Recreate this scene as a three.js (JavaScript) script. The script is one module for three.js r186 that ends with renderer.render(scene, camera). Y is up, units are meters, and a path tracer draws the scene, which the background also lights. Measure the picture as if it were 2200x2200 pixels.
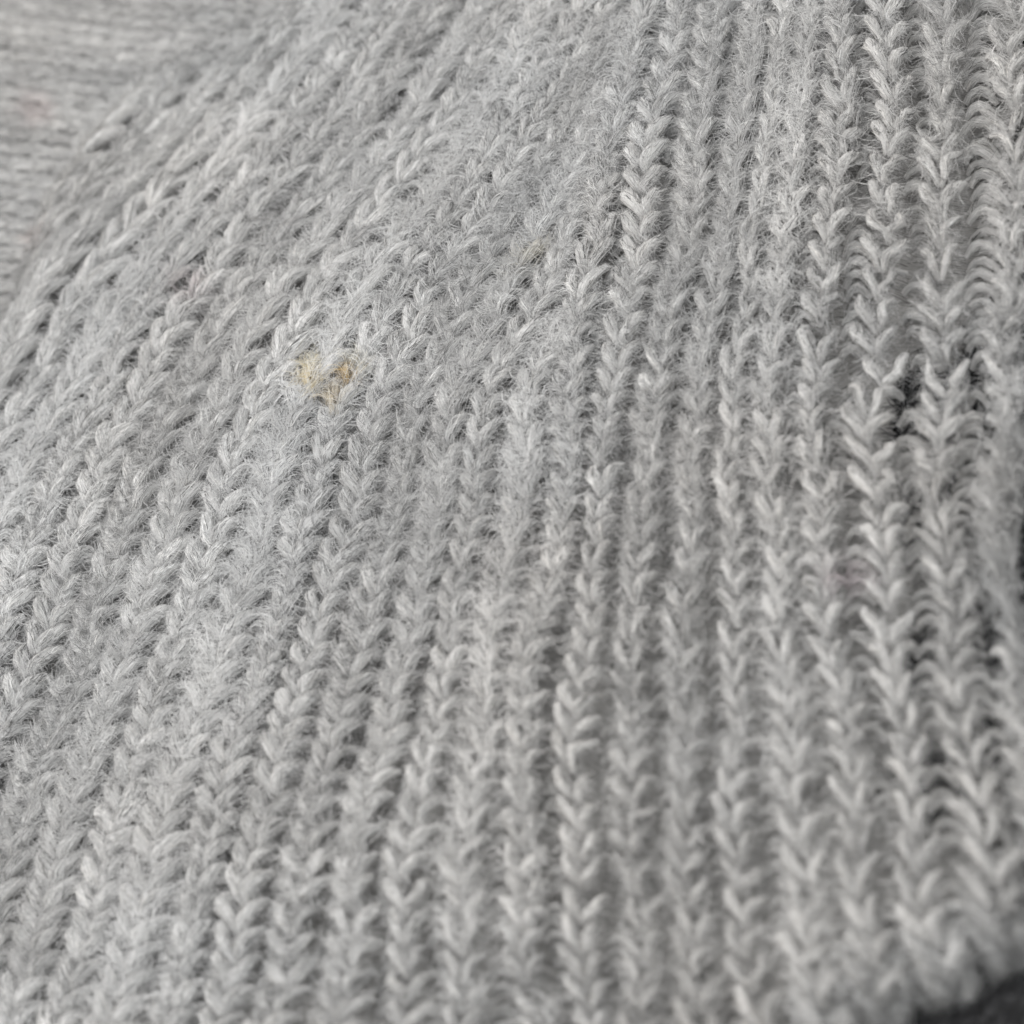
import * as THREE from 'three';

// ------------------------------------------------------------------ camera
const scene = new THREE.Scene();
const FOV = 17, DIST = 0.30, ELEV = 50, ROLL = 38;
const camera = new THREE.PerspectiveCamera(FOV, 1, 0.02, 5);
const target = new THREE.Vector3(0, 0.008, 0);
camera.position.set(0, Math.sin(ELEV * Math.PI / 180), Math.cos(ELEV * Math.PI / 180)).multiplyScalar(DIST).add(target);
camera.lookAt(target);
camera.rotateZ(-ROLL * Math.PI / 180);
camera.updateMatrixWorld(true);
camera.updateProjectionMatrix();
camera.focus = 0.3135;
camera.userData.fStop = 24;
scene.add(camera);

// ------------------------------------------------------------------ light: one big window-like softbox from the upper left, a weak large fill added from above to lift the shadows
const renderer = new THREE.WebGLRenderer({ antialias: true });
renderer.setSize(1024, 1024);
renderer.toneMapping = THREE.LinearToneMapping;
renderer.toneMappingExposure = 1.0;
renderer.shadowMap.enabled = true;
scene.background = new THREE.Color(0, 0, 0);
const cr = new THREE.Vector3(), cu = new THREE.Vector3(), cb = new THREE.Vector3();
camera.matrixWorld.extractBasis(cr, cu, cb);
function softLamp(name, right, up, back, w, h, power, color) {
  const l = new THREE.RectAreaLight(color, power, w, h);
  l.name = name;
  l.position.copy(target).addScaledVector(cr, right).addScaledVector(cu, up).addScaledVector(cb, back);
  l.lookAt(target);
  scene.add(l);
}
softLamp('window_lamp', -0.52, 0.37, 0.28, 0.56, 0.56, 8.6, new THREE.Color(1, 0.98, 0.968));
softLamp('fill_lamp', -0.10, 0.22, 0.75, 1.0, 1.0, 4.1, new THREE.Color(0.97, 0.985, 1));

// ------------------------------------------------------------------ helpers
let seed = 12345;
const rnd = () => { seed |= 0; seed = seed + 0x6D2B79F5 | 0; let t = Math.imul(seed ^ seed >>> 15, 1 | seed); t = t + Math.imul(t ^ t >>> 7, 61 | t) ^ t; return ((t ^ t >>> 14) >>> 0) / 4294967296; };
const rr = (a, b) => a + (b - a) * rnd();
const gauss = () => (rnd() + rnd() + rnd() - 1.5) * 1.1547 * 1.22;
const clamp = (x, a, b) => Math.min(b, Math.max(a, x));
const lerp = (a, b, t) => a + (b - a) * t;
const smooth = (a, b, x) => { const t = clamp((x - a) / (b - a), 0, 1); return t * t * (3 - 2 * t); };
function hash(i, j, k) { let h = Math.imul(i, 374761393) + Math.imul(j, 668265263) + Math.imul(k, 2147483647 ^ 0x5bd1e995) | 0; h = Math.imul(h ^ h >>> 13, 1274126177); return ((h ^ h >>> 16) >>> 0) / 4294967296; }
function noise(x, y, s = 0) {
  const i = Math.floor(x), j = Math.floor(y), fx = x - i, fy = y - j, a = fx * fx * (3 - 2 * fx), b = fy * fy * (3 - 2 * fy);
  return lerp(lerp(hash(i, j, s), hash(i + 1, j, s), a), lerp(hash(i, j + 1, s), hash(i + 1, j + 1, s), a), b) * 2 - 1;
}
const cat = (a, b, c, d, t) => 0.5 * (2 * b + (c - a) * t + (2 * a - 5 * b + 4 * c - d) * t * t + (3 * b - a - 3 * c + d) * t * t * t);

// a point of the photograph (2200 px wide) as a point of the level plane y = height
const PX = 2200, tv = new THREE.Vector3();
function toPlane(px, py, height) {
  tv.set(px / PX * 2 - 1, 1 - py / PX * 2, 0.5).unproject(camera).sub(camera.position);
  const t = (height - camera.position.y) / tv.y;
  return [camera.position.x + tv.x * t, camera.position.z + tv.z * t];
}
function toPixel(p) { tv.set(p[0], p[1], p[2]).project(camera); return [(tv.x + 1) / 2 * PX, (1 - tv.y) / 2 * PX]; }

// ------------------------------------------------------------------ the drape of the jumper
const H0 = 0.0085;                                           // height of the upper layer above the cloth
// Where each rib crosses the levels y of the photograph. The ribs left of number 0 lean and run out one after the other against it (the
// garment is narrowed there), so the two sides have a table each.
const LEFT = { k: [-20, -16, -12, -9, -6, -3, 0], rows: [
  [-300, [410, 757, 1052, 1248, 1442, 1553, 1607]],
  [41, [138, 484, 793, 1009, 1223, 1382, 1505]],
  [205, [5, 353, 669, 895, 1118, 1300, 1456]],
  [450, [-190, 157, 482, 723, 962, 1178, 1382]],
  [640, [-335, 5, 338, 590, 840, 1083, 1325]],
  [830, [-420, -85, 235, 488, 738, 980, 1217]],
  [1114, [-620, -275, 95, 375, 650, 932, 1197]],
  [1460, [-800, -420, -35, 260, 548, 845, 1139]],
  [1814, [-960, -570, -180, 130, 440, 765, 1114]],
  [2104, [-1100, -700, -270, 45, 364, 725, 1106]],
  [2600, [-1350, -900, -440, -100, 240, 660, 1095]],
] };
const RIGHT = { k: [-1, 0, 3, 6, 8, 9, 12], rows: [
  [-300, [1380, 1440, 1650, 1815, 2020, 2160, 2440]],
  [41, [1295, 1365, 1605, 1790, 2021, 2158, 2430]],
  [205, [1255, 1330, 1582, 1778, 2008, 2152, 2420]],
  [450, [1215, 1295, 1552, 1758, 1996, 2142, 2410]],
  [640, [1175, 1256, 1520, 1738, 1998, 2134, 2400]],
  [830, [1137, 1217, 1484, 1724, 2000, 2128, 2390]],
  [1114, [1109, 1197, 1466, 1727, 2008, 2127, 2390]],
  [1460, [1041, 1139, 1458, 1775, 2015, 2150, 2560]],
  [1814, [998, 1114, 1458, 1830, 2104, 2235, 2680]],
  [2104, [979, 1106, 1466, 1860, 2150, 2290, 2750]],
  [2600, [950, 1095, 1480, 1900, 2210, 2370, 2850]],
] };
function rowX(T, r, k) {
  const K = T.k; let i = 0; while (i < K.length - 2 && k > K[i + 1]) i++;
  const x = T.rows[r][1], m = j => {                          // slope at a knot, uneven spacing
    if (j <= 0) return (x[1] - x[0]) / (K[1] - K[0]);
    if (j >= K.length - 1) return (x[j] - x[j - 1]) / (K[j] - K[j - 1]);
    return (x[j + 1] - x[j - 1]) / (K[j + 1] - K[j - 1]);
  }, w = K[i + 1] - K[i], t = (k - K[i]) / w, t2 = t * t, t3 = t2 * t;
  if (t > 1) return x[i + 1] + (k - K[i + 1]) * m(i + 1);
  if (t < 0) return x[i] + (k - K[i]) * m(i);
  return (2 * t3 - 3 * t2 + 1) * x[i] + (t3 - 2 * t2 + t) * w * m(i) + (3 * t2 - 2 * t3) * x[i + 1] + (t3 - t2) * w * m(i + 1);
}
function ribX(T, k, y) {
  const R = T.rows; let i = 0; while (i < R.length - 2 && y > R[i + 1][0]) i++;
  const p = j => rowX(T, clamp(j, 0, R.length - 1), k), Y = j => R[clamp(j, 0, R.length - 1)][0], w = Y(i + 1) - Y(i), t = (y - Y(i)) / w, t2 = t * t, t3 = t2 * t;
  const m = j => (p(j + 1) - p(j - 1)) / (Y(j + 1) - Y(j - 1) || 1);
  return (2 * t3 - 3 * t2 + 1) * p(i) + (t3 - 2 * t2 + t) * w * m(i) + (3 * t2 - 2 * t3) * p(i + 1) + (t3 - t2) * w * m(i + 1);
}
function upperFlat(T, u, v) {                                // rib and course -> point of the photograph, before the edges bend
  const sp = 54 + u * (u > 0 ? 1.6 : 0.6);
  let y = 1000 - sp * (v - 0.0035 * v * v);
  y += (u < 0 ? 0.17 : 0.07) * (u * 85) * smooth(1150, 350, y);
  const x = ribX(T, u + 0.12 * noise(u * 0.45 + 9, v * 0.16, 3) + 0.13 * noise(u * 1.1, v * 0.45, 4), y);
  return [x, y + 10 * noise(u * 0.35, v * 0.3, 5) + 9 * noise(u * 1.1, v * 0.5, 6)];
}
function curve(points, height, dx, dy) {
  const out = [], n = points.length, P = i => points[clamp(i, 0, n - 1)];
  for (let i = 0; i < n - 1; i++) for (let s = 0; s < 8; s++) {
    const t = s / 8; out.push(toPlane(cat(P(i - 1)[0], P(i)[0], P(i + 1)[0], P(i + 2)[0], t) + dx, cat(P(i - 1)[1], P(i)[1], P(i + 1)[1], P(i + 2)[1], t) + dy, height));
  }
  return out;
}
function nearest(line, q) {                                  // [signed distance, x, z of the nearest point]; inside is on the left of the line as given
  let best = 1e9, r = null;
  for (let i = 0; i < line.length - 1; i++) {
    const [ax, az] = line[i], [bx, bz] = line[i + 1], dx = bx - ax, dz = bz - az, t = clamp(((q[0] - ax) * dx + (q[1] - az) * dz) / (dx * dx + dz * dz), 0, 1);
    const cx = ax + dx * t, cz = az + dz * t, e = (q[0] - cx) ** 2 + (q[1] - cz) ** 2;
    if (e < best) { best = e; r = [0, cx, cz, Math.sign(dx * (q[1] - cz) - dz * (q[0] - cx)) || 1]; }
  }
  r[0] = Math.sqrt(best) * r[3]; return r;
}
const hem = curve([[2330, -500], [2300, 0], [2270, 450], [2215, 800], [2172, 1080], [2176, 1330], [2238, 1600], [2262, 1850], [2190, 2020], [2040, 2105], [1890, 2180], [1780, 2280], [1600, 2500]], H0, -62, -74);
const crease = curve([[-500, 1250], [-120, 880], [30, 700], [57, 640], [148, 421], [307, 205], [560, 68], [900, -80], [1500, -320]], H0, -40, -50);
const R1 = 0.0042, R2 = 0.006;
function drape(flat, height) {                               // -> [x, y, z, bend angle]
  const q = toPlane(flat[0], flat[1], H0);
  let y = height + 0.0005 * noise(q[0] * 55, q[1] * 55, 7) + 0.0009 * noise(q[0] * 22 + 3, q[1] * 22, 8), a = 0;
  const e = nearest(hem, q);
  y -= 0.0045 * smooth(0.042, 0, e[0]);
  if (e[0] < R1) {
    const n = e[0] === 0 ? [0, 0] : [(q[0] - e[1]) / e[0], (q[1] - e[2]) / e[0]];
    a = Math.min((R1 - e[0]) / R1, 3.05);
    const s = R1 - R1 * Math.sin(a);
    q[0] = e[1] + n[0] * s; q[1] = e[2] + n[1] * s; y -= R1 * (1 - Math.cos(a)) * 0.92;
  }
  const f = nearest(crease, q);
  if (f[0] < R2) {
    const n = [(q[0] - f[1]) / f[0], (q[1] - f[2]) / f[0]];
    const b = Math.min((R2 - f[0]) / R2, 2.4), s = R2 - R2 * Math.sin(b);
    q[0] = f[1] + n[0] * s; q[1] = f[2] + n[1] * s; y -= R2 * (1 - Math.cos(b)); a = Math.max(a, b);
  }
  return [q[0], y, q[1], a];
}
const side = T => (u, v) => {                                // small creases where the knit hangs loose
  const flat = upperFlat(T, u, v + 0.3 * noise(u * 0.9, v * 0.08, 40)), loose = smooth(1300, 2900, flat[0] * 1.1 + flat[1] * 0.6);
  flat[0] += 13 * loose * noise(u * 0.8, v * 0.55, 51); flat[1] += 20 * loose * noise(u * 0.5, v * 0.42, 52);
  const o = drape(flat, H0); o[1] -= 0.0013 * smooth(1560, 1820, flat[0]) * (Math.exp(-(((flat[1] - 745) / 42) ** 2)) + 0.8 * Math.exp(-(((flat[1] - 1330 + (flat[0] - 1800) * 0.2) / 45) ** 2))); o[1] += 0.0011 * loose * noise(u * 0.4, v * 0.45, 50); return o;
};
const upperLeft = side(LEFT), upperRight = side(RIGHT);
function lowerFlat(u, v) {                                   // the layer behind the fold: ribs run from left to right
  const x = 700 - v * 46 + u * 6, y = -170 + u * 22 + 0.24 * u * u + (700 - v * 46) * 0.11;
  return [x + 8 * noise(u * 0.6, v * 0.4, 15), y + 5 * noise(u * 0.5, v * 0.3, 16)];
}
const lower = (u, v) => { const f = lowerFlat(u, v), q = toPlane(f[0], f[1], 0.002); return [q[0], 0.002 + 0.0004 * noise(q[0] * 60, q[1] * 60, 17), q[1], 0]; };

// ------------------------------------------------------------------ wool: maps and material
function woolMaps() {
  const W = 512, H = 256, c = new Uint8Array(W * H * 4), b = new Uint8Array(W * H * 4);
  const val = new Float32Array(W * H).fill(0.5), tone = new Float32Array(W * H).fill(0.93);
  for (let n = 0; n < 2600; n++) {
    const x0 = rnd() * W, len = rr(40, 190), y0 = rnd() * H, slope = rr(-0.10, 0.22), hgt = rr(0.15, 1), t = rnd() < 0.2 ? rr(0.66, 0.8) : rr(0.88, 1.0), bend = rr(-6, 6), wid = rr(0.8, 2.2);
    for (let s = 0; s < len; s++) {
      const yy = y0 + slope * s + bend * Math.sin(s / len * 3.1);
      for (let d = -2; d <= 2; d++) {
        if (Math.abs(d) > wid) continue;
        const i = ((Math.floor(yy) + d + 4 * H) % H) * W + Math.floor(x0 + s) % W;
        val[i] = hgt * (1 - 0.3 * Math.abs(d)); tone[i] = t;
      }
    }
  }
  for (let i = 0; i < W * H; i++) {
    const g = tone[i] * 255;
    c.set([g, g * 0.995, g * 0.985, 255], i * 4); b.set([val[i] * 255, val[i] * 255, val[i] * 255, 255], i * 4);
  }
  const mk = (d, srgb) => { const t = new THREE.DataTexture(d, W, H); t.wrapS = t.wrapT = THREE.RepeatWrapping; t.magFilter = t.minFilter = THREE.LinearFilter; if (srgb) t.colorSpace = THREE.SRGBColorSpace; t.needsUpdate = true; return t; };
  return [mk(c, true), mk(b, false)];
}
const [woolColor, woolBump] = woolMaps();
const wool = new THREE.MeshPhysicalMaterial({ transmission: 0.36, thickness: 0, specularIntensity: 0.05, name: 'grey_wool', vertexColors: true, roughness: 0.95, metalness: 0, map: woolColor, bumpMap: woolBump, bumpScale: 0.00004, side: THREE.DoubleSide });
const fibreWool = new THREE.MeshPhysicalMaterial({ transmission: 0.36, thickness: 0, specularIntensity: 0.05, name: 'grey_wool_fibre', vertexColors: true, color: 0xffffff, roughness: 0.9, side: THREE.DoubleSide });
const darkWool = new THREE.MeshPhysicalMaterial({ specularIntensity: 0.12, name: 'charcoal_wool', vertexColors: true, roughness: 1, side: THREE.DoubleSide });

// what colour the wool has at a point of the garment: heather grey, with the stains
const STAINS = [                                             // photograph x, y, reach, colour multiplier, strength
  [740, 806, 18, [0.86, 0.66, 0.38], 1], [718, 798, 5, [1.08, 0.62, 0.28], 0.8], [660, 818, 17, [0.95, 0.82, 0.56], 0.95], [655, 776, 19, [0.98, 0.90, 0.66], 0.9],
  [708, 850, 20, [0.94, 0.82, 0.62], 0.85], [768, 778, 17, [1.0, 0.95, 0.78], 0.6], [765, 868, 14, [1, 0.94, 0.74], 0.5],
  [1150, 545, 18, [1.02, 0.94, 0.76], 0.5], [1110, 575, 15, [1, 0.96, 0.84], 0.35],
  [400, 612, 30, [1.02, 0.9, 0.92], 0.5], [1822, 1240, 36, [1.0, 0.86, 0.92], 0.55], [80, 236, 30, [1.04, 0.9, 0.9], 0.5], [75, 512, 16, [1.1, 0.86, 0.8], 0.35],
];
function stain(px, r) {
  let m = [1, 1, 1];
  for (const [x, y, reach, c, s] of STAINS) {
    const d = Math.hypot(px[0] - x, (px[1] - y) * 1.1) / reach; if (d > 1.9) continue;
    const k = s * smooth(1.9, 0.5, d + (r - 0.5) * 1.1);
    m = m.map((q, i) => q * lerp(1, c[i], k));
  }
  return m;
}

// ------------------------------------------------------------------ geometry builder
class Yarn {
  constructor() { this.p = []; this.n = []; this.c = []; this.uv = []; this.i = []; }
  get tris() { return this.i.length / 3; }
  tube(pts, frames, rad, sides, tint, flat, up) {            // pts: centres, frames: [side, up] per centre
    const base = this.p.length / 3, m = pts.length; let len = 0; const off = rnd() * 7, offv = rnd();
    for (let a = 0; a < m; a++) {
      if (a) len += Math.hypot(pts[a][0] - pts[a - 1][0], pts[a][1] - pts[a - 1][1], pts[a][2] - pts[a - 1][2]);
      const [S, U] = frames[a], col = tint(a / (m - 1));
      for (let b = 0; b <= sides; b++) {
        const g = b / sides * Math.PI * 2 , lump = 1 + 0.13 * Math.sin(g * 3 + a * 0.9 + off) + 0.08 * Math.sin(g * 2 - a * 1.7 + off * 3), cs = Math.cos(g), sn = Math.sin(g) * flat, r = rad[a] * lump;
        this.p.push(pts[a][0] + (S[0] * cs + U[0] * sn) * r, pts[a][1] + (S[1] * cs + U[1] * sn) * r, pts[a][2] + (S[2] * cs + U[2] * sn) * r);
        const q = norm([S[0] * cs + U[0] * sn + up[0] * 0.35, S[1] * cs + U[1] * sn + up[1] * 0.35, S[2] * cs + U[2] * sn + up[2] * 0.35]);
        this.n.push(q[0], q[1], q[2]);
        this.c.push(col[0], col[1], col[2]); this.uv.push(off + len * 110, offv + b / sides);
      }
    }
    for (let a = 0; a < m - 1; a++) for (let b = 0; b < sides; b++) {
      const q = base + a * (sides + 1) + b, s = sides + 1;
      this.i.push(q, q + s, q + 1, q + 1, q + s, q + s + 1);
    }
  }
  ribbon(pts, ups, across, width, col) {                     // one fibre: a thin tapered blade
    const base = this.p.length / 3, m = pts.length;
    for (let a = 0; a < m; a++) {
      const w = width * (a === m - 1 ? 0.25 : a === 0 ? 0.5 : 1) / 2;
      for (const s of [-1, 1]) {
        this.p.push(pts[a][0] + across[a][0] * w * s, pts[a][1] + across[a][1] * w * s, pts[a][2] + across[a][2] * w * s);
        this.n.push(ups[a][0], ups[a][1], ups[a][2]); this.c.push(col[0], col[1], col[2]); this.uv.push(0.3, 0.3);
      }
    }
    for (let a = 0; a < m - 1; a++) { const q = base + a * 2; this.i.push(q, q + 1, q + 2, q + 1, q + 3, q + 2); }
  }
  build(origin) {
    const g = new THREE.BufferGeometry(), p = new Float32Array(this.p);
    if (origin) for (let i = 0; i < p.length; i += 3) { p[i] -= origin[0]; p[i + 1] -= origin[1]; p[i + 2] -= origin[2]; }
    g.setAttribute('position', new THREE.BufferAttribute(p, 3)); g.setAttribute('normal', new THREE.BufferAttribute(new Float32Array(this.n), 3));
    g.setAttribute('color', new THREE.BufferAttribute(new Float32Array(this.c), 3)); g.setAttribute('uv', new THREE.BufferAttribute(new Float32Array(this.uv), 2));
    g.setIndex(this.p.length / 3 > 65535 ? new THREE.BufferAttribute(new Uint32Array(this.i), 1) : new THREE.BufferAttribute(new Uint16Array(this.i), 1));
    return g;
  }
}
const sub = (a, b) => [a[0] - b[0], a[1] - b[1], a[2] - b[2]], dot = (a, b) => a[0] * b[0] + a[1] * b[1] + a[2] * b[2];
const cross = (a, b) => [a[1] * b[2] - a[2] * b[1], a[2] * b[0] - a[0] * b[2], a[0] * b[1] - a[1] * b[0]];
const norm = a => { const l = Math.hypot(a[0], a[1], a[2]) || 1; return [a[0] / l, a[1] / l, a[2] / l]; };
const mad = (a, b, s) => [a[0] + b[0] * s, a[1] + b[1] * s, a[2] + b[2] * s];
const mix3 = (a, b, t) => [lerp(a[0], b[0], t), lerp(a[1], b[1], t), lerp(a[2], b[2], t)];

// local frame of a layer at (u, v)
function frameAt(layer, u, v) {
  const e = 0.3, o = layer(u, v), a = layer(u + e, v), b = layer(u - e, v), c = layer(u, v + e), d = layer(u, v - e);
  const du = sub(a, b).map(x => x / 2 / e), dv = sub(c, d).map(x => x / 2 / e);
  let n = norm(cross(du, dv)); if (o[3] < 1.2 && n[1] < 0) n = n.map(x => -x);
  return { o, du, dv, n, pitch: Math.hypot(...du), course: Math.hypot(...dv) };
}
function place(f, du, dv, h) {                               // first-order map about a stitch: smooth enough over one loop
  return [0, 1, 2].map(i => f.o[i] + f.du[i] * du + f.dv[i] * dv + f.n[i] * h * f.pitch);
}
function path(layer, u0, v0, knots, m, flip) {               // knots: [du, dv, h]; the fabric is read at every point
  const pts = [], K = i => knots[clamp(i, 0, knots.length - 1)], L = knots.length - 1;
  for (let a = 0; a < m; a++) {
    const t = a / (m - 1) * L, i = Math.min(Math.floor(t), L - 1), w = t - i, c = j => cat(K(i - 1)[j], K(i)[j], K(i + 1)[j], K(i + 2)[j], w);
    const f = layer(u0 + c(0), v0 + c(1));
    pts.push([f[0], f[1], f[2], c(2)]);
  }
  return pts;
}
function yarnPiece(Y, layer, f, u, v, knots, o) {            // o: m, sides, r (of the pitch), fibres, tone, stainOn, width, loose
  const raw = path(layer, u, v, knots, o.m), h = f.pitchN;
  const pts = raw.map(p => mad(p, f.n, p[3] * h)), fr = [], rad = [];
  for (let a = 0; a < pts.length; a++) {
    const T = norm(sub(pts[Math.min(a + 1, pts.length - 1)], pts[Math.max(a - 1, 0)]));
    const S = norm(cross(T, f.n)), U = cross(S, T); fr.push([S, U]);
    const t = a / (pts.length - 1); rad.push(o.r * h * (0.62 + 0.45 * Math.sin(Math.PI * clamp(t, 0.02, 0.98))) * (1 + 0.07 * gauss()));
  }
  const px = toPixel(pts[pts.length >> 1]), warm = o.warm;
  Y.tube(pts, fr, rad, o.sides, t => {
    const s = o.stains ? stain(toPixel(pts[Math.round(t * (pts.length - 1))]), 0.5) : [1, 1, 1], g = 0.58 * o.tone;
    return [g * s[0] * (1 + warm), g * s[1], g * s[2] * (1 - warm)];
  }, 0.85, f.n);
  const L = pts.length - 1;
  for (let q = 0; q < o.tufts; q++) {
    const t = rr(0.08, 0.9) * L, i = Math.floor(t), g = rr(0.1, Math.PI - 0.1), [S, U] = fr[i], out = mad(S.map(x => x * Math.cos(g)), U, Math.sin(g) * 0.85), p = mad(mix3(pts[i], pts[i + 1], t - i), out, rad[i] * rr(0.85, 1.02));
    const st = o.stains ? stain(toPixel(p), rnd()) : [1, 1, 1], k = rr(0.85, 1.08) * lerp(1, o.tone, 0.6);
    o.spots.push([p, norm(mix3(out, f.n, 0.35)), rr(0.7, 1.35), [st[0] * k * (1 + warm), st[1] * k, st[2] * k * (1 - warm)], norm(sub(pts[i + 1], pts[i]))]);
  }
  let ca = 0, ct = 0, cz = 0, cw = 0;                        // fibres lie in small locks of one shade
  for (let q = 0; q < o.fibres; q++) {
    if (q % 4 === 0) { ca = rr(-0.5, Math.PI + 0.5); ct = rr(-0.1, 0.62); cz = rnd(); cw = rr(-0.014, 0.014); }
    const t0 = ct + rr(-0.1, 0.1), span = rr(0.28, 0.62), a0 = ca + rr(-0.22, 0.22), tw = rr(0.3, 1.5), lift = rnd() < o.loose ? rr(0.1, 0.6) : rr(0, 0.12), col3 = [], ps = [], us = [], ac = [];
    const seg = 3, r0 = rr(0.94, 1.1), wob = rr(-0.3, 0.3);
    for (let s = 0; s <= seg; s++) {
      const t = clamp(t0 + span * s / seg, 0, 1) * L, i = Math.min(Math.floor(t), L - 1), w = t - i;
      const C = mix3(pts[i], pts[i + 1], w), S = mix3(fr[i][0], fr[i + 1][0], w), U = mix3(fr[i][1], fr[i + 1][1], w), r = lerp(rad[i], rad[i + 1], w), g = a0 + tw * (s / seg - 0.5) + wob * Math.sin(s * 2.1);
      const out = mad([S[0] * Math.cos(g), S[1] * Math.cos(g), S[2] * Math.cos(g)], U, Math.sin(g) * 0.85);
      ps.push(mad(C, out, r * (r0 + lift * (s / seg) ** 1.6))); us.push(norm(mix3(out, f.n, 0.2))); ac.push(norm(cross(norm(sub(pts[i + 1], pts[i])), out)));
    }
    const z = rnd() < 0.75 ? cz : rnd(), g = (z < 0.27 ? rr(0.07, 0.2) : z < 0.5 ? rr(0.3, 0.48) : rr(0.5, 0.82)) * lerp(1, o.tone, 0.6), st = o.stains ? stain(toPixel(ps[1]), rnd()) : [1, 1, 1], wm = warm + cw;
    Y.ribbon(ps, us, ac, o.width * rr(0.7, 1.25), [g * st[0] * (1 + wm), g * st[1], g * st[2] * (1 - wm)]);
  }
  return px;
}

// ------------------------------------------------------------------ objects
const counts = {};
function numbered(name) { const n = counts[name] = (counts[name] ?? -1) + 1; return n ? `${name}_${String(n).padStart(3, '0')}` : name; }
function shade(m) { m.castShadow = m.receiveShadow = true; return m; }

const jumper = new THREE.Group();
jumper.name = 'knitted_jumper';
jumper.userData = { label: 'light grey ribbed wool jumper with small yellow stains, folded on a dark cloth', category: 'jumper' };
scene.add(jumper);

// loose hairs: small tufts that are copied over each rib
function tuft(n, s) {
  const Y = new Yarn(); seed = s;
  for (let q = 0; q < n; q++) {
    const x = rr(-1, 1) * 0.0006, z = rr(-1, 1) * 0.0006, dir = gauss() * 1.1 + (rnd() < 0.5 ? Math.PI : 0), len = rr(0.0007, 0.0021), rise = rr(0.0, 0.32), turn = rr(-2.6, 2.6), ps = [], us = [], ac = [];
    let px = x, py = -0.00005, pz = z, d = dir;
    for (let k = 0; k <= 4; k++) {
      ps.push([px, py, pz]); us.push(norm([0.3 * Math.cos(d), 1, 0.3 * Math.sin(d)])); ac.push([-Math.sin(d), 0, Math.cos(d)]);
      d += turn / 4; px += Math.cos(d) * len / 4; pz += Math.sin(d) * len / 4; py += len / 4 * rise * Math.cos(k * 0.6);
    }
    const zc = rnd(), g = zc < 0.25 ? rr(0.08, 0.24) : rr(0.36, 0.62);
    Y.ribbon(ps, us, ac, rr(0.00002, 0.000034), [g, g * 0.995, g * 0.98]);
  }
  return Y.build();
}
const tufts = [1, 2, 3, 4, 5, 6].map(s => tuft(9, 900 + s));
const M4 = new THREE.Matrix4(), vx = new THREE.Vector3(), vy = new THREE.Vector3(), vz = new THREE.Vector3();
function fuzz(spots, parent, variant) {
  if (!spots.length) return;
  const im = new THREE.InstancedMesh(tufts[variant % tufts.length], fibreWool, spots.length), col = new THREE.Color();
  spots.forEach(([p, n, s, c, t], i) => {
    vy.set(...n); vz.set(...t).cross(vy).normalize(); vx.copy(vy).cross(vz);
    M4.makeBasis(vx.clone().multiplyScalar(s), vy.clone().multiplyScalar(s * rr(0.5, 1.1)), vz.clone().multiplyScalar(s)).setPosition(...p);
    im.setMatrixAt(i, M4); im.setColorAt(i, col.setRGB(c[0], c[1], c[2]));
  });
  im.name = 'fuzz'; im.userData.kind = 'stuff'; shade(im); parent.add(im);
}

// first pass: which stitches the photograph shows
const stitches = [];
for (let k = -19; k <= 12; k++) for (let v = -32; v <= 54; v++) {
  const upper = k < 0 ? upperLeft : upperRight, flat = upperFlat(k < 0 ? LEFT : RIGHT, k, v);
  if (k < 0 && flat[1] < 830 && flat[0] > ribX(RIGHT, -0.45, flat[1])) continue;      // run out against rib 0
  const o = upper(k, v); if (o[3] > 2.9) continue;
  const px = toPixel(o); if (px[0] < -170 || px[0] > 2370 || px[1] < -170 || px[1] > 2370) continue;
  const a = toPixel(upper(k + 0.5, v)), b = toPixel(upper(k - 0.5, v)), c = toPixel(upper(k, v + 0.5)), d = toPixel(upper(k, v - 0.5));
  const area = Math.abs((a[0] - b[0]) * (c[1] - d[1]) - (a[1] - b[1]) * (c[0] - d[0]));
  const inside = px[0] > 0 && px[0] < 2200 && px[1] > 0 && px[1] < 2200 && o[3] < 1.6;
  stitches.push({ k, v, px, bend: o[3], area: inside ? area : 0 });
}
const marked = s => Math.hypot(s.px[0] - 728, s.px[1] - 812) < 46 || Math.hypot(s.px[0] - 658, s.px[1] - 812) < 40;
[...stitches].sort((a, b) => marked(b) - marked(a) || b.area - a.area).slice(0, 300).forEach(s => { s.own = true; });

function openness(px) { return smooth(1500, 3200, px[0] * 1.25 + px[1] * 0.8) ; }
function stitchGeometry(Y, layer, s, f, spots, detail) {
  const op = s.open, near = detail, tone = s.tone, warm = s.warm;
  const far = smooth(1900, 600, s.px[0] + s.px[1] * 1.25), top = lerp(1.03, 0.82, op) + 0.25 * far, w = lerp(0.355, 0.305, op) - 0.06 * far, r = lerp(0.16, 0.092, op) * s.fat;
  const jig = lerp(0.035, 0.048, op), j = () => gauss() * jig;
  for (const side of [-1, 1]) {
    const kn = [[side * 0.02, lerp(-0.26, -0.16, op), lerp(-0.04, -0.1, op)], [side * (0.08 + j()), 0.06 + j(), 0.13], [side * (w * 0.55 + j()), top * 0.4 + j(), 0.17 + j()], [side * (w - 0.05 + j()), top * 0.78 + j(), lerp(0.10, 0.08, op)], [side * w, top + 0.12, lerp(-0.08, -0.2, op)]];
    kn.forEach(q => { q[0] += s.ju; q[1] += s.jv; });
    yarnPiece(Y, layer, f, s.k, s.v, kn, { m: 9, sides: 8, r, fibres: near ? 66 : 54, tone: tone * rr(0.88, 1.1), warm, stains: s.stained, width: 0.000048, loose: lerp(0.45, 0.3, op), spots, tufts: Math.round(lerp(27, 14, op) * s.fluff * (s.back ? 0.3 : 1)) });
  }
}
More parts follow.
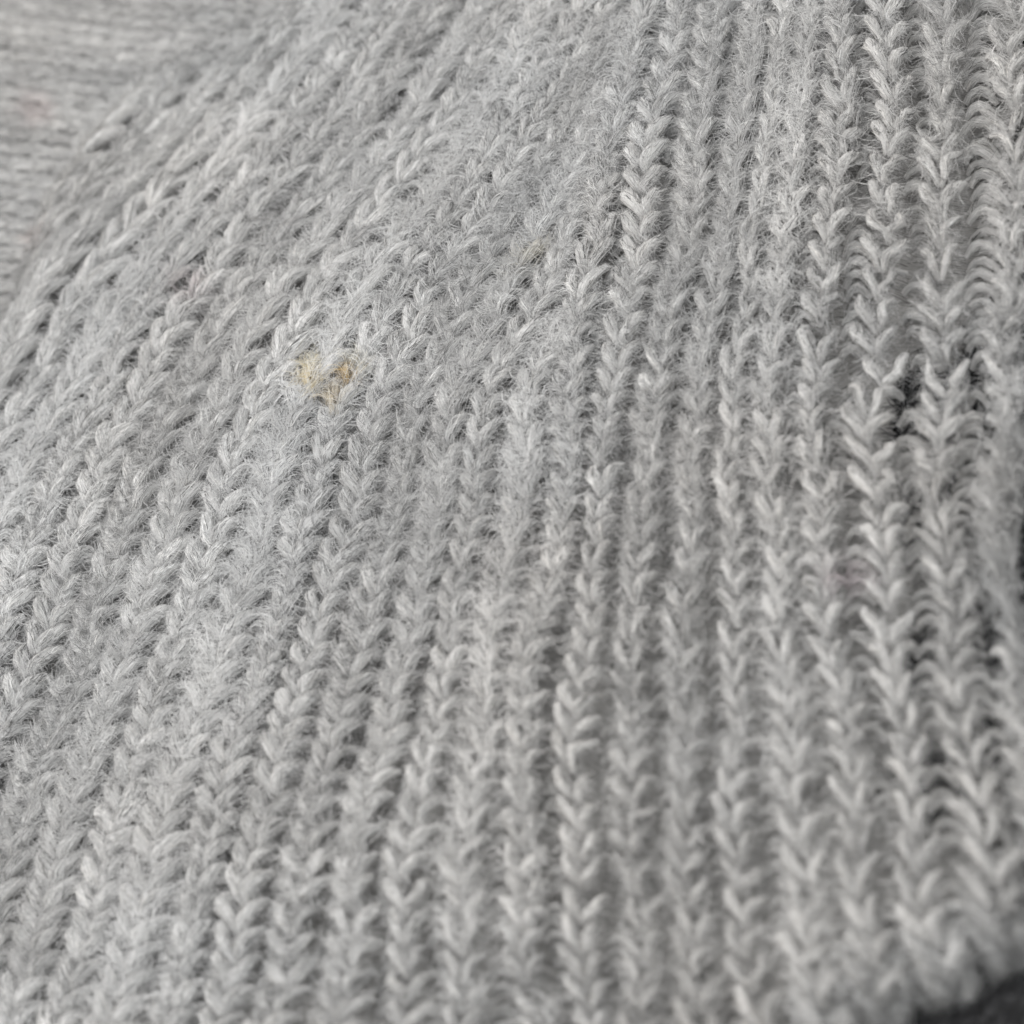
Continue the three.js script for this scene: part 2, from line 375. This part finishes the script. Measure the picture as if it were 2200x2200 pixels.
function gutterGeometry(Y, layer, s, f, spots) {                    // the purl loops that lie back between two ribs
  const op = s.open, far = smooth(1900, 600, s.px[0] + s.px[1] * 1.25), deep = lerp(-0.16, -0.36, smooth(0.1, 0.8, op)) - 0.1 * far, r = lerp(0.15, 0.088, op) * s.fat, j = () => gauss() * 0.03;
  for (const e of [0, 0.5]) {
    if (op > 0.5 && s.k < 8 && rnd() < 0.2) continue;                  // dropped and slack loops leave dents
    const d = op > 0.35 ? rr(0, 0.2) : e ? 0.18 : 0, kn = [[0.27, 0.72 + e + j(), deep - 0.18 - d], [0.38, 0.92 + e + j(), deep - 0.06 - d], [0.5 + j(), 0.99 + e + j(), deep - d + j()], [0.62, 0.92 + e + j(), deep - 0.06 - d], [0.73, 0.72 + e + j(), deep - 0.18 - d]];
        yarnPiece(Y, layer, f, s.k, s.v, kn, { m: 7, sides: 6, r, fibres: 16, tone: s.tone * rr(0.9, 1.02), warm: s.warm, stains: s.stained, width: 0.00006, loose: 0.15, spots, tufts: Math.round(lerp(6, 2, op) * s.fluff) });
  }
}
function backing(Y, layer, k, v0, v1) {                      // the reverse of the fabric under one rib
  const base = Y.p.length / 3, U = 6, V = v1 - v0 + 1;
  for (let b = 0; b < V; b++) for (let a = 0; a <= U; a++) {
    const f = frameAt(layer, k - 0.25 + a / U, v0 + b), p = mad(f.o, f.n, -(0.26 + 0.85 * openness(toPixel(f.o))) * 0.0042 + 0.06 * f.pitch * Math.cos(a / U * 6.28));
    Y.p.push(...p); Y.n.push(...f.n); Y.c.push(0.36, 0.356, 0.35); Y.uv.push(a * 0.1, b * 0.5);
  }
  for (let b = 0; b < V - 1; b++) for (let a = 0; a < U; a++) { const q = base + b * (U + 1) + a; Y.i.push(q, q + 1, q + U + 1, q + 1, q + U + 2, q + U + 1); }
}
function dress(s) {
  s.open = clamp(openness(s.px) + 0.12 * noise(s.k * 0.5, s.v * 0.3, 21), 0, 1) * (1 - 0.8 * smooth(0.6, 1.5, s.bend || 0)); if (s.back) s.open = 0.26;
  s.tone = (0.97 + 0.08 * gauss() + 0.09 * noise(s.k * 0.35, s.v * 0.25, 22)); if (s.back) s.tone *= 0.84; s.warm = 0.008 * noise(s.k * 0.3, s.v * 0.2, 23) + lerp(0.0, 0.012, s.open);  // layer behind the fold: same wool, its dimmer light put into the tone
  s.fat = 1 + 0.11 * gauss(); s.fluff = 0.95 + 0.4 * Math.max(0, noise(s.k * 0.6, s.v * 0.4, 24) + 0.1 + 0.4 * gauss()) + 1.6 * smooth(0.25, 1.1, s.bend || 0); s.ju = lerp(0.03, 0.045, s.open) * gauss(); s.jv = lerp(0.05, 0.1, s.open) * gauss();
  s.stained = STAINS.some(([x, y, r]) => Math.hypot(s.px[0] - x, s.px[1] - y) < r * 1.9 + 60);
}
let total = 0;
function knit(layerOf, list, kMin, kMax, variantShift, detailOf) {
  for (let k = kMin; k <= kMax; k++) {
    const layer = layerOf(k), mine = list.filter(s => s.k === k); if (!mine.length) continue;
    const Y = new Yarn(), spots = [], vs = mine.map(s => s.v), own = [];
    seed = 5000 + k * 977 + variantShift * 31;
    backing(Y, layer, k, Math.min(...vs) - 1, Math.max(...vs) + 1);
    for (const s of mine) {
      dress(s);
      const f = frameAt(layer, s.k, s.v + 0.5); f.pitchN = lerp(f.pitch, 0.0042, 0.5);
      const g = frameAt(layer, s.k + 0.5, s.v + 0.5); g.pitchN = lerp(g.pitch, 0.0042, 0.5);
      gutterGeometry(Y, layer, s, g, spots);
      if (s.own) { const Z = new Yarn(); stitchGeometry(Z, layer, s, f, spots, true); own.push([s, Z, f.o]); } else stitchGeometry(Y, layer, s, f, spots, detailOf(s));
    }
    const at = mine[mine.length >> 1], c = layer(at.k, at.v);
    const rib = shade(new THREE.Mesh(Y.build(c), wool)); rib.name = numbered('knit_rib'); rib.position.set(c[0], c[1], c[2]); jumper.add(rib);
    if (layer === lower) rib.userData.label = 'rib of the layer behind the fold';
    total += Y.tris;
    for (const [s, Z, o] of own) {
      const st = shade(new THREE.Mesh(Z.build(o), wool)); st.name = numbered('stitch'); st.position.set(o[0] - c[0], o[1] - c[1], o[2] - c[2]); rib.add(st); total += Z.tris;
      if (marked(s)) st.userData.label = 'stitch with a tan stain';
    }
    fuzz(spots.map(([p, ...q]) => [sub(p, c), ...q]), rib, k + 40 + variantShift);
  }
}
knit(k => k < 0 ? upperLeft : upperRight, stitches, -19, 12, 0, s => s.px[0] * 0.9 + s.px[1] > 500);

// the layer behind the fold
const under = [];
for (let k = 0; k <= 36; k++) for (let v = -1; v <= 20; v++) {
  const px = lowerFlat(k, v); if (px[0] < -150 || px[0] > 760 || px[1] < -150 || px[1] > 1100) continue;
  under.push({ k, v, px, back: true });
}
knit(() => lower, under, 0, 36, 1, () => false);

// ------------------------------------------------------------------ the dark cloth it lies on
const cloth = new THREE.Group();
cloth.name = 'wool_cloth';
cloth.userData = { label: 'charcoal black fuzzy wool cloth showing past the hem at lower right', category: 'cloth' };
scene.add(cloth);
{
  const g = new THREE.PlaneGeometry(0.8, 0.8, 120, 120); g.rotateX(-Math.PI / 2);
  const p = g.attributes.position, c = new Float32Array(p.count * 3);
  for (let i = 0; i < p.count; i++) { p.setY(i, 0.0004 * noise(p.getX(i) * 300, p.getZ(i) * 300, 31) - 0.0008); c.set([0.007, 0.007, 0.0073], i * 3); }
  g.setAttribute('color', new THREE.BufferAttribute(c, 3)); g.computeVertexNormals();
  const m = shade(new THREE.Mesh(g, darkWool)); m.name = 'woven_ground'; cloth.add(m);
  const Y = new Yarn(); seed = 77;
  for (let q = 0; q < 14; q++) {
    const d0 = rr(0, 6.28), len = rr(0.001, 0.0032), turn = rr(-2.4, 2.4), ps = [], us = [], ac = []; let x = rr(-1, 1) * 0.0012, z = rr(-1, 1) * 0.0012, y = 0, d = d0;
    for (let k = 0; k <= 4; k++) { ps.push([x, y, z]); us.push([0, 1, 0]); ac.push([-Math.sin(d), 0, Math.cos(d)]); d += turn / 4; x += Math.cos(d) * len / 4; z += Math.sin(d) * len / 4; y += len / 4 * rr(-0.1, 0.7); }
    const z0 = rnd(), gg = z0 < 0.26 ? rr(0.06, 0.2) : rr(0.006, 0.025); Y.ribbon(ps, us, ac, rr(0.00005, 0.0001), [gg, gg, gg * 1.02]);
  }
  const spots = [];
  for (let n = 0; n < 14000; n++) { const px = rnd() < 0.5 ? [rr(1950, 2450), rr(700, 2500)] : [rr(1500, 2450), rr(1900, 2500)], w = toPlane(px[0], px[1], 0); spots.push([w[0], -0.0007 + rr(0, 0.0004), w[1]]); }
  const im = new THREE.InstancedMesh(Y.build(), darkWool, spots.length);
  spots.forEach((s, i) => { M4.makeRotationY(rr(0, 6.28)); M4.scale(vx.setScalar(rr(0.7, 1.3))); M4.setPosition(...s); im.setMatrixAt(i, M4); });
  im.name = 'pile'; im.userData.kind = 'stuff'; shade(im); cloth.add(im);
}
console.log('stitches', stitches.length, under.length, 'triangles', Math.round(total));
renderer.render(scene, camera);
